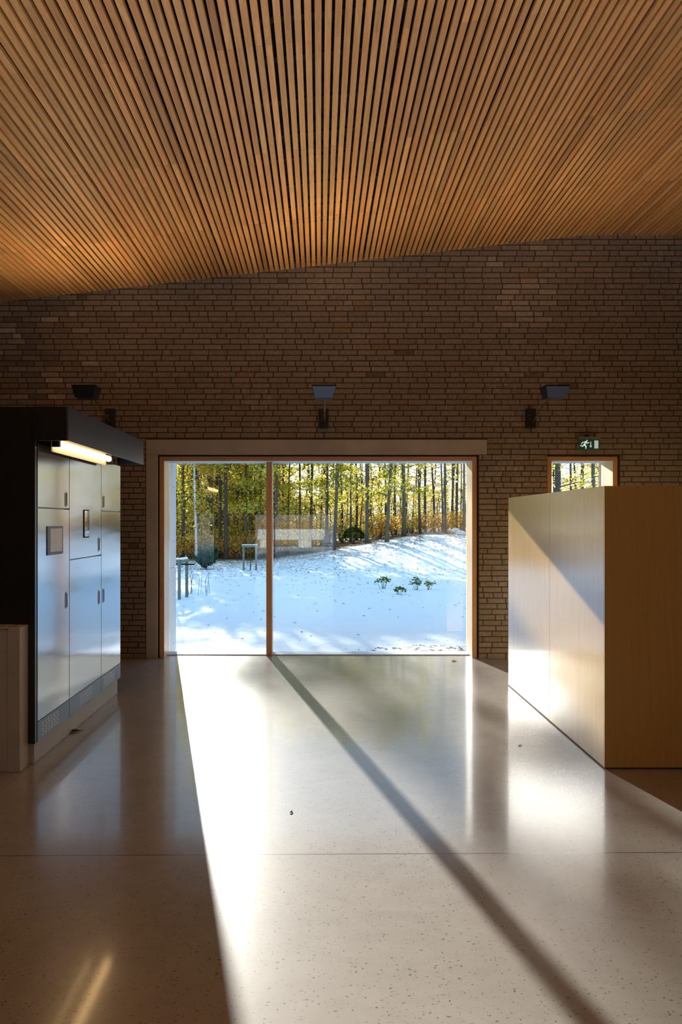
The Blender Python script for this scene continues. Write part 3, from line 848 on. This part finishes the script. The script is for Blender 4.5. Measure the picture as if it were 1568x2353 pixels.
tree('birch_tree', at(452, 30.2), 30.2, 6.7, 6 * 30.2 / F * .5, 'bark_birch', 'leaf_gold', 'white-barked birch with black marks behind the pine bush', lean=(-.12, 0), leaves=500, nb=8, b0=.55, blen=1.2, wob=.05)
# trees seen through the narrow glazed opening
for px, y, w, ln_, bark, lm, lab, nl, fk in (
    (1363, 30, 11, 0, 'bark_grey', 'leaf_gold', 'forked grey tree seen through the narrow glazed opening', 500, .9),
    (1313, 33, 6, 1, 'bark_grey', 'leaf_gold', 'pale trunk in the middle of the narrow glazed opening', 900, 0),
    (1288, 36, 5, -1, 'bark_grey', 'leaf_green', 'thin trunk at the mullion-facing edge of the narrow glazed opening', 600, 0),
    (1340, 38, 5, 1, 'bark_grey', 'leaf_green', 'thin trunk just beside the forked tree in the narrow glazed opening', 800, 0)):
    sc_ = y / F
    tree('forest_tree', at(px, y), y, min(8, hmax(y)), w * sc_ * .5, bark, lm, lab, 'trees seen through the narrow glazed opening', lean=(ln_ * sc_, 0), leaves=nl, blen=2.2, nb=10, b0=.3, fork=fk)

# deeper forest: copies of a few trees
deep = []
# bark, leaves, leaf count, height, radius, first branch, tones
specs = [('bark_dark', 'leaf_green', 1500, 7.2, .13, .08, (.2, .9)), ('bark_dark', 'leaf_gold', 1300, 7.0, .12, .08, (0, 1)), ('bark_grey', 'leaf_green', 1300, 7.6, .11, .08, (.1, 1)),
         ('bark_moss', 'leaf_rust', 1200, 6.8, .13, .08, (0, .8)), ('bark_dark', 'leaf_gold', 130, 7.8, .09, .45, (.2, 1)), ('bark_grey', 'leaf_gold', 1000, 3.4, .06, .05, (.3, 1))]
DEEP_LAB = ['dark-trunked tree with dark yellow-green leaves deeper in the forest', 'dark-trunked tree with golden leaves deeper in the forest', 'grey-trunked tree with yellow-green leaves deeper in the forest',
            'mossy-trunked tree with rust-brown leaves deeper in the forest', 'thin dark almost bare tree deeper in the forest', 'short golden young tree among the trunks deeper in the forest']
for i, (bk, lm, nl, h, r, b0, tn) in enumerate(specs):
    deep.append(tree('distant_tree', 0, 60, h, r, bk, lm, DEEP_LAB[i], 'trees deeper in the forest', leaves=nl, nb=13 if i != 4 else 8, b0=b0, blen=2.2 if i < 5 else 1.5, leaf=.17 if i < 5 else .13, wob=.2, lo=tn[0], hi=tn[1]))
used = [False] * len(specs)
def put_deep(i, x, y, s):
    o = deep[i] if not used[i] else copy_tree(deep[i]); used[i] = True
    s = min(s, (hmax(y) - .1) / specs[i][3])
    o.location = (x, y, ground(x, y) - .05); o.scale = (s, s, s); o.rotation_euler = (0, 0, R.uniform(0, 6.28))
for row, (y, step, amp) in enumerate(((37.5, 15, 5), (41, 17, 6), (46, 19, 8), (53, 22, 10), (62, 26, 10))):
    px = 395
    while px < 1085:
        p = px + R.uniform(-amp, amp); yy = y + R.uniform(-1.6, 1.6)
        if p < 640: put_deep(R.choice([0, 0, 1, 2, 3, 3, 4]), at(p, yy), yy, R.uniform(.8, 1.0))
        elif p < 880: put_deep(R.choice([4, 4, 5, 5]), at(p, yy), yy, R.uniform(.75, 1.0))
        else: put_deep(R.choice([4, 4, 5]), at(p, yy), yy, R.uniform(.6, .85)) if row < 3 else None
        px += step
for px in (1275, 1300, 1322, 1350, 1375, 1395):
    put_deep(R.choice([1, 4, 5]), at(px, 44), 44 + R.uniform(-2, 4), .9)
# trees just beside the view on the sun's side and on the other
for x, y in ((-10.5, 30), (-8.9, 32.5), (-13, 33), (-8.5, 29.3), (-7.4, 30.5), (-9.6, 28.6), (-11.5, 31.5), (9.6, 34), (10.5, 30)):
    put_deep(R.choice([0, 1, 2]), x, y, .95)

# ------------------------------------------------------------------ outside: bushes and plants
def bush(name, x, y, w, h, mat, n, leaf, label, group=None, cat='bush', stems='bark_dark', dome=False, lo=0., hi=1.):
    e = empty(name, (x, y, ground(x, y))); tag(e, label, cat, group)
    b = MB(); ends = []
    for k in range(10):
        a = R.uniform(0, 6.28); rr = w * .5 * R.uniform(.25, 1)
        q = Vector((math.cos(a) * rr, math.sin(a) * rr, h * R.uniform(.5, 1)))
        b.tube([Vector((q.x * .15, q.y * .15, -.05)), Vector((q.x * .5, q.y * .5, q.z * .55)), q], [.016, .011, .004], 5, caps=False); ends.append(q)
    b.build('stem', M[stems], e)
    f = MB()
    for k in range(n):
        if dome:
            a = R.uniform(0, 6.28); t = R.random(); ph = math.acos(R.uniform(-.25, 1)); rad = R.uniform(.82, 1.0)
            p = Vector((math.cos(a) * math.sin(ph) * w * .5 * rad, math.sin(a) * math.sin(ph) * w * .5 * rad, h * .45 + math.cos(ph) * h * .55 * rad))
            d = Vector((p.x, p.y, R.uniform(-.3, 1)))
        else:
            q = R.choice(ends); t = R.uniform(.35, 1.05)
            p = Vector((q.x * t, q.y * t, q.z * t)) + Vector((R.gauss(0, .13) * w, R.gauss(0, .13) * w, R.gauss(0, .07) * h))
            d = Vector((p.x + R.uniform(-.5, .5), p.y + R.uniform(-.5, .5), R.uniform(-.4, .9)))
        p.z = max(.02, p.z)
        f.leaf(p, d, leaf * R.uniform(.6, 1.3), leaf * R.uniform(.4, .7), R.uniform(lo, hi))
    f.build('foliage', M[mat], e, fix=False)
    return e
p = hit(814, 1251)
bush('clipped_bush', p.x, p.y + .4, .98, .78, 'leaf_dark', 2600, .06, 'dark green clipped round bush at the forest edge', dome=True)
p = hit(748, 1248)
bush('dark_shrub', p.x, p.y + .3, .95, .95, 'leaf_dark', 1500, .08, 'dark loose shrub round the foot of a dark trunk')
# rust brown undergrowth
ULAB = 'rust-brown leafy undergrowth bush at the forest edge in the narrow pane'
k = 0
for px, y, w, h, mt in ((412, 30.6, 1.5, 1.3, 'leaf_rust'), (436, 31.5, 1.6, 1.1, 'leaf_rust'), (462, 32.5, 1.5, 1.3, 'leaf_gold'), (490, 32.0, 1.6, 1.1, 'leaf_rust'), (516, 33.0, 1.5, 1.0, 'leaf_rust'),
                        (545, 32.0, 1.7, 1.2, 'leaf_rust'), (574, 33.0, 1.8, 1.0, 'leaf_gold'), (604, 32.0, 1.7, 1.0, 'leaf_rust'), (440, 35.5, 2.4, 2.2, 'leaf_gold'), (500, 36, 2.4, 2.0, 'leaf_gold'), (560, 36, 2.4, 2.0, 'leaf_gold')):
    bush('undergrowth_bush', at(px, y), y, w, h, mt, 700, .11, ULAB if mt == 'leaf_rust' else 'golden leafy undergrowth bush behind the rust-brown ones in the narrow pane', 'undergrowth behind the narrow pane')
for px, y, w, h, mt in ((660, 34, 2.0, 1.2, 'leaf_gold'), (700, 35, 2.0, 1.0, 'leaf_gold'), (790, 35, 2.2, 1.3, 'leaf_gold'), (870, 34, 1.8, 1.0, 'leaf_rust'), (908, 34, 1.8, 1.2, 'leaf_rust'), (950, 35, 2.0, 1.2, 'leaf_gold'),
                        (985, 34, 2.0, 1.1, 'leaf_rust'), (1020, 34.5, 2.0, 1.2, 'leaf_rust'), (1055, 33.5, 1.8, 1.0, 'leaf_rust'), (1085, 34, 1.8, 1.2, 'leaf_rust')):
    bush('undergrowth_bush', at(px, y), y, w, h, mt, 600, .11, 'rust-brown bush along the crest of the snow bank' if mt == 'leaf_rust' else 'golden bush among the trunks in the wide pane', 'undergrowth behind the wide pane')

# young pine, staked saplings, low evergreen shoots, dry stalks
p = hit(474, 1308)
e = empty('pine_bush', p); tag(e, 'young green pine bush standing in the snow', 'bush')
b = MB(); f = MB()
for k in range(54):
    a = R.uniform(0, 6.28); t = R.random(); l = R.uniform(.35, .60) * (1.15 - .3 * t)
    base = Vector((0, 0, .03 + .45 * t)); d = Vector((math.cos(a), math.sin(a), R.uniform(.15, .8) + 1.0 * t)).normalized()
    b.tube([base, base + d * l], [.012, .004], 5, caps=False)
    for j in range(110):
        s = R.uniform(.2, 1.05); q = base + d * l * s
        f.leaf(q, d + Vector((R.uniform(-1, 1), R.uniform(-1, 1), R.uniform(-.6, .9))), R.uniform(.07, .14), .034, R.uniform(0, .7) * (.4 + .8 * t))
b.tube([Vector((0, 0, -.05)), Vector((0, 0, .75))], [.03, .012], 6)
b.build('stem', M['bark_dark'], e); f.build('foliage', M['leaf_pine'], e, fix=False)

def stakes(pts, hgt, label, rails, sapling):
    c = sum((Vector(p) for p in pts), Vector((0, 0, 0))) / len(pts)
    e = empty('tree_support', (c.x, c.y, ground(c.x, c.y))); tag(e, label, 'tree support', 'timber supports in the snow')
    for q in pts:
        b = MB(); g = ground(q[0], q[1]) - e.location.z
        lx, ly = q[0] - c.x, q[1] - c.y
        b.tube([(lx, ly, g - .1), (lx, ly, g + hgt)], .036, 10)
        b.build('post', M['stake'], e, smooth=False)
    for i, j in rails:
        b = MB(); u, w = Vector((pts[i][0] - c.x, pts[i][1] - c.y, hgt - .02)), Vector((pts[j][0] - c.x, pts[j][1] - c.y, hgt - .02))
        d = (w - u).normalized() * .07
        b.tube([u - d, w + d], .040, 8); b.build('rail', M['stake'], e)
        b = MB(); b.box(min(u.x, w.x) - .04, max(u.x, w.x) + .04, min(u.y, w.y) - .03, max(u.y, w.y) + .03, hgt + .018, hgt + .045) if abs(u.y - w.y) < .15 else b.tube([u + Vector((0, 0, .045)), w + Vector((0, 0, .045))], .03, 6)
        b.build('snow_cap', M['white_paint'], e)
    b = MB(); b.tube([(sapling[0] - c.x, sapling[1] - c.y, -.1), (sapling[0] - c.x + .02, sapling[1] - c.y, 1.0), (sapling[0] - c.x, sapling[1] - c.y, 2.0)], [.02, .014, .008], 6)
    b.build('sapling_stem', M['bark_dark'], e)
    b = MB(); b.tube([(sapling[0] - c.x, sapling[1] - c.y, hgt - .10), (pts[-1][0] - c.x + .18, pts[-1][1] - c.y, hgt - .12)], .018, 6); b.build('tie', M['gap'], e)
stakes([(-2.69, 24.1, 0), (-2.24, 24.05, 0)], .87, 'two-post timber support round a thin sapling, in front of the forest', [(0, 1)], (-2.46, 24.2))
stakes([(-3.60, 15.3, 0), (-3.13, 15.2, 0), (-3.06, 15.7, 0)], .87, 'timber support posts half hidden behind the cladding panel', [(0, 1), (1, 2)], (-3.35, 15.5))

def shoot(px, py, w, h, n, label):
    p = hit(px, py); e = empty('evergreen_shoot', p); tag(e, label, 'plant', 'low evergreen plants poking out of the snow')
    b = MB(); f = MB()
    for k in range(n):
        a = R.uniform(0, 6.28); r = w * .5 * R.uniform(.1, 1); tip = Vector((math.cos(a) * r, math.sin(a) * r * .6, h * R.uniform(.55, 1)))
        b.tube([Vector((tip.x * .3, tip.y * .3, -.03)), tip], [.006, .003], 5, caps=False)
        for j in range(9):
            t = j * 2.4; f.leaf(tip + Vector((0, 0, R.uniform(-.05, .02))), Vector((math.cos(t), math.sin(t), R.uniform(-.7, .5))), R.uniform(.07, .12), .04, R.random())
    b.build('stem', M['bark_dark'], e); f.build('leaves', M['leaf_rhodo'], e, fix=False)
shoot(880, 1353, .34, .30, 7, 'evergreen plant in the snow, first of the four from the mullion')
shoot(916, 1366, .30, .18, 5, 'lowest and closest of the four evergreen plants in the snow')
shoot(958, 1356, .30, .32, 6, 'tallest evergreen plant, third of the four from the mullion')
shoot(985, 1355, .34, .24, 6, 'evergreen plant in the snow, fourth from the mullion')
p = hit(464, 1366); e = empty('dry_stalks', p); tag(e, 'clump of thin dry stalks in the snow near the timber posts', 'plant')
for k in range(11):
    b = MB(); x = R.uniform(-.36, .32); y = R.uniform(-.3, .5); hh = R.uniform(.45, .8)
    b.tube([(x, y, -.03), (x + R.uniform(-.05, .05), y, hh * .6), (x + R.uniform(-.14, .14), y, hh)], [.005, .004, .002], 5); b.build('stalk', M['bark_dark'], e)

def rock(px, py, s, label):
    p = hit(px, py); bm = bmesh.new(); bmesh.ops.create_icosphere(bm, subdivisions=3, radius=s)
    for v in bm.verts:
        v.co *= 1 + .3 * noise.noise(v.co * (1.6 / s) + Vector((px, 0, 0))); v.co.z *= .62
    me = bpy.data.meshes.new('boulder'); bm.to_mesh(me); bm.free(); me.materials.append(M['rock'])
    o = bpy.data.objects.new('boulder', me); COL.objects.link(o); o.location = p + Vector((0, 0, s * .3)); tag(o, label, 'stone', 'snowy stones along the forest edge')
rock(925, 1222, .20, 'snowy stone at the foot of the stout pale-barked trunk, nearer the mullion')
rock(942, 1222, .22, 'snowy stone at the foot of the stout pale-barked trunk, farther from the mullion')
rock(1046, 1226, .26, 'larger snowy stone on the bank crest among thin trunks')
rock(1060, 1229, .20, 'smaller snowy stone on the bank crest beside a larger one')
rock(1004, 1243, .20, 'snowy stone lying on the face of the snow bank')
rock(430, 1272, .15, 'small snowy stone beside the pine bush')

# courtyard on the other side of the house, mirrored faintly in the glass
e = empty('white_bench', (-1.9, -29, -.06)); tag(e, 'long white concrete bench with rounded end in the courtyard behind', 'bench')
prof = [(-4.2, .66), (-4.2, 0.34), (.10, .34), (.26, .40), (.34, .55), (.34, .92), (.22, 1.05), (-4.2, 1.05)]
b = MB(); b.prism([(x, z + .12) for x, z in prof], 'y', -29.5, -28.5); o = b.build('seat', M['white_paint'], e); o.location = -e.location
for x in (-3.6, -1.0):
    bx('leg', (x - .45, x + .45, -29.4, -28.6, -.06, .46), M['white_paint'], e)
e = empty('courtyard_fence', (-2, -33, -.06)); tag(e, 'brown board fence in the courtyard behind', 'fence')
b = MB(); x = -5.5
while x < 0: b.box(x, x + .13, -33.02, -32.98, -.06, 1.75); x += .17
b.build('board', M['fence'], e).location = -e.location

# ------------------------------------------------------------------ light and camera
w = bpy.data.worlds.new('winter_sky'); sc.world = w; w.use_nodes = True
nt = w.node_tree; nt.nodes.clear()
out = N(nt, 'ShaderNodeOutputWorld'); bg = N(nt, 'ShaderNodeBackground', inp={'Strength': .98})
tc = N(nt, 'ShaderNodeTexCoord'); sp = N(nt, 'ShaderNodeSeparateXYZ'); L(nt, tc.outputs['Generated'], sp.inputs[0])
c = ramp(nt, sp.outputs[2], [(0.0, (1.3, 1.3, 1.27)), (.13, (1.35, 1.38, 1.40)), (.30, (.74, 1.14, 1.60)), (1.0, (.46, .98, 1.66))])
L(nt, c, bg.inputs['Color']); L(nt, bg.outputs[0], out.inputs['Surface'])

su = bpy.data.lights.new('sun', 'SUN'); su.energy = 15.0; su.color = (1.0, .965, .905); su.angle = math.radians(.7)
so = bpy.data.objects.new('sun', su); COL.objects.link(so)
dv = Vector((.243, -1.0, -.3488)).normalized()
so.rotation_euler = dv.to_track_quat('-Z', 'Y').to_euler(); so.location = (-10, 40, 16)

cam = bpy.data.cameras.new('camera'); co = bpy.data.objects.new('camera', cam); COL.objects.link(co)
co.location = (0, 0, H); co.rotation_euler = (math.pi / 2, 0, 0)
cam.sensor_fit = 'HORIZONTAL'; cam.sensor_width = 24; cam.lens = 24
cam.shift_x = (784 - PX) / 1568; cam.shift_y = (PY - 1176.5) / 1568
cam.clip_start = .05; cam.clip_end = 500
sc.camera = co
sc.view_settings.view_transform = 'Standard'; sc.view_settings.look = 'None'; sc.view_settings.exposure = 0.0; sc.view_settings.gamma = 1.0
try: sc.view_settings.use_curve_mapping = False
except Exception: pass
cy = sc.cycles
cy.use_denoising = True; cy.max_bounces = 10; cy.diffuse_bounces = 6; cy.glossy_bounces = 5; cy.transparent_max_bounces = 16; cy.transmission_bounces = 6
cy.sample_clamp_indirect = 6.0; cy.sample_clamp_direct = 0.0; cy.blur_glossy = .3
